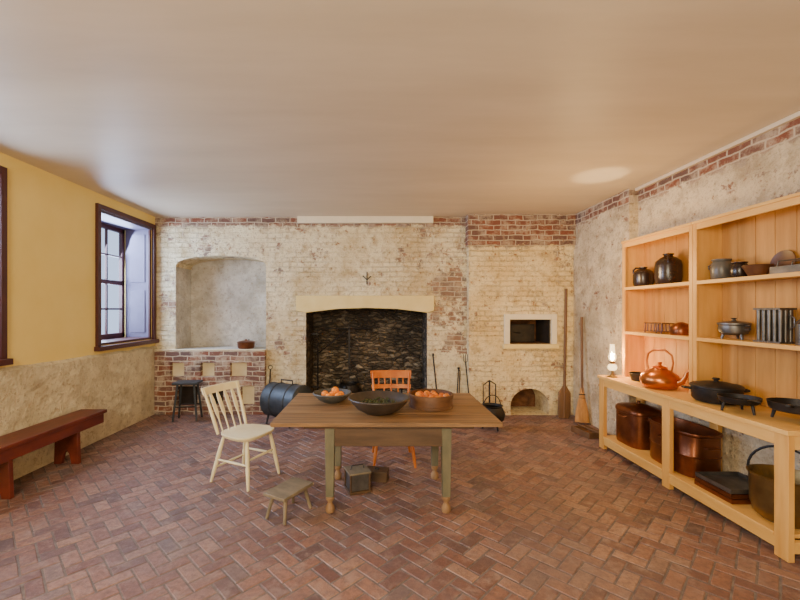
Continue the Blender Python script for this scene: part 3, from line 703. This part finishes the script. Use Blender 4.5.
def spider(r,h,loc,rz,lid=False):
    b=B('footed_skillet'); lg=.065
    b.lathe([(0,lg),(r*.8,lg),(r*.92,lg+.01),(r,lg+h),(r*.95,lg+h),(r*.87,lg+.016),(0,lg+.01)],'iron',seg=40)
    for a in(.5,2.6,4.7): b.tube([(r*.7*math.cos(a),r*.7*math.sin(a),lg+.008),(r*.82*math.cos(a),r*.82*math.sin(a),0)],[.012,.008],'iron',8)
    b.tube([(r*.97,0,lg+h*.8),(r+.06,0,lg+h+.01),(r+.13,0,lg+h+.015)],[.012,.009,.012],'iron',8,flat=.6)
    b.done(loc,rz)
spider(.125,.045,(2.635,2.91,CZ),math.radians(-110))
spider(.15,.06,(2.80,2.665,CZ),math.radians(215))

LZ=.1455
def tub(name,y0,y1,h,mat,x0=2.58,x1=2.92,lid=False,sq=3.6):
    b=B(name); sx=(x1-x0)/2; sy=(y1-y0)/2
    p=[(0,0),(.92,0),(.95,.02),(.96,h*.45),(.985,h*.47),(.96,h*.49),(.96,h-.03),(1.0,h-.022),(1.01,h-.008),(1.0,h),(.95,h-.004),(.93,h-.03),(.9,.03),(0,.03)]
    if lid: p=[(0,0),(.92,0),(.95,.02),(.96,h*.4),(.96,h-.09),(1.0,h-.085),(1.01,h-.07),(.98,h-.05),(.9,h-.03),(.3,h),(.08,h+.004),(.06,h+.02),(.09,h+.03),(0,h+.034)]
    b.lathe(p,mat,sx=sx,sy=sy,sq=sq,seg=64)
    for q in(-1,1): b.tube([(-.05,q*sy*.96,h*.7),(-.05,q*(sy+.025),h*.72),(.05,q*(sy+.025),h*.72),(.05,q*sy*.96,h*.7)],.007,mat,8)
    b.tube([(-sx*.97,-.06,h*.72),(-sx-.022,-.05,h*.70),(-sx-.022,.05,h*.70),(-sx*.97,.06,h*.72)],.007,mat,8)
    b.done(((x0+x1)/2,(y0+y1)/2,LZ))
tub('copper_boiler',3.99,4.42,.42,'dkcopper',lid=True)
tub('copper_wash_tub',3.29,3.90,.37,'dkcopper')
b=B('baking_tray_stack')
for i,(m,w) in enumerate([('dkcopper',.17),('dkcopper',.165),('tin',.16)]):
    z=i*.035; b.b2(-.17,.17,-w,w,z,z+.006,m)
    for x in(-.17,.17): b.box((x,0,z+.018),(.006,2*w,.03),m)
    for y in(-w,w): b.box((0,y,z+.018),(.34,.006,.03),m)
b.done((2.735,3.06,LZ),.0)
b=B('brass_preserving_kettle')
b.lathe([(0,0),(.12,.0),(.155,.03),(.175,.10),(.18,.28),(.192,.30),(.18,.305),(.17,.28),(.16,.10),(.11,.015),(0,.012)],'brass',seg=44)
b.tube([(0,.19*math.cos(t),.295+.19*math.sin(t)) for t in [math.pi*i/14 for i in range(15)]],.008,'iron',8)
b.done((2.73,2.68,LZ),.5)

# ---------------------------------------------------------------- lights
def area(name,loc,target,size,power,col,sy=None):
    l=bpy.data.lights.new(name,'AREA'); l.energy=power; l.color=col; l.size=size
    if sy: l.shape='RECTANGLE'; l.size_y=sy
    o=bpy.data.objects.new(name,l); S.collection.objects.link(o); o.location=loc
    o.rotation_euler=(Vector(target)-Vector(loc)).to_track_quat('-Z','Y').to_euler(); return o
def point(name,loc,power,col,r=.03):
    l=bpy.data.lights.new(name,'POINT'); l.energy=power; l.color=col; l.shadow_soft_size=r
    o=bpy.data.objects.new(name,l); S.collection.objects.link(o); o.location=loc; return o
area('unseen_fill_key',(-1.4,-1.2,2.4),(.2,5.5,1.3),1.8,180,(1,.88,.66),1.2)  # unseen panel added behind the camera to light the whole room
area('unseen_fill_up',(.6,-.4,.5),(0.7,2.8,2.95),2.2,56,(1,.84,.60))  # unseen low panel, added to brighten the ceiling
for i,(a,c) in enumerate(wins):
    area('window_daylight_%d'%i,(XL-.60,(a+c)/2,2.0),(0,(a+c)/2-.5,.4),1.1,150,(.55,.70,1),1.5)
point('lamp_light',(2.60,LY,CZ+.235),34,(1,.58,.20),.025)
point('unseen_fill_warm',(2.10,4.1,1.95),34,(1,.62,.24),.12)  # invisible point light added to warm the right wall, shelves and ceiling
l=bpy.data.lights.new('ceiling_patch_spot','SPOT'); l.energy=110; l.color=(1,.78,.45); l.spot_size=math.radians(20); l.spot_blend=.7; l.shadow_soft_size=.03  # added spot over the lamp stands in for a reflected glow on the ceiling
o=bpy.data.objects.new('ceiling_patch_spot',l); S.collection.objects.link(o); o.location=(2.60,LY,CZ+.40)
o.rotation_euler=(Vector((2.33,4.18,2.95))-Vector(o.location)).to_track_quat('-Z','Y').to_euler()

w=bpy.data.worlds.new('World'); S.world=w; w.use_nodes=True
bg=w.node_tree.nodes['Background']; bg.inputs[0].default_value=(.55,.70,1,1); bg.inputs[1].default_value=1.5

cam=bpy.data.cameras.new('Camera'); co=bpy.data.objects.new('Camera',cam); S.collection.objects.link(co)
co.location=(0,0,CAMH); co.rotation_euler=(math.pi/2,0,0)
cam.sensor_width=36; cam.lens=18; cam.shift_x=23/800; cam.shift_y=10/800; cam.clip_start=.05
S.camera=co
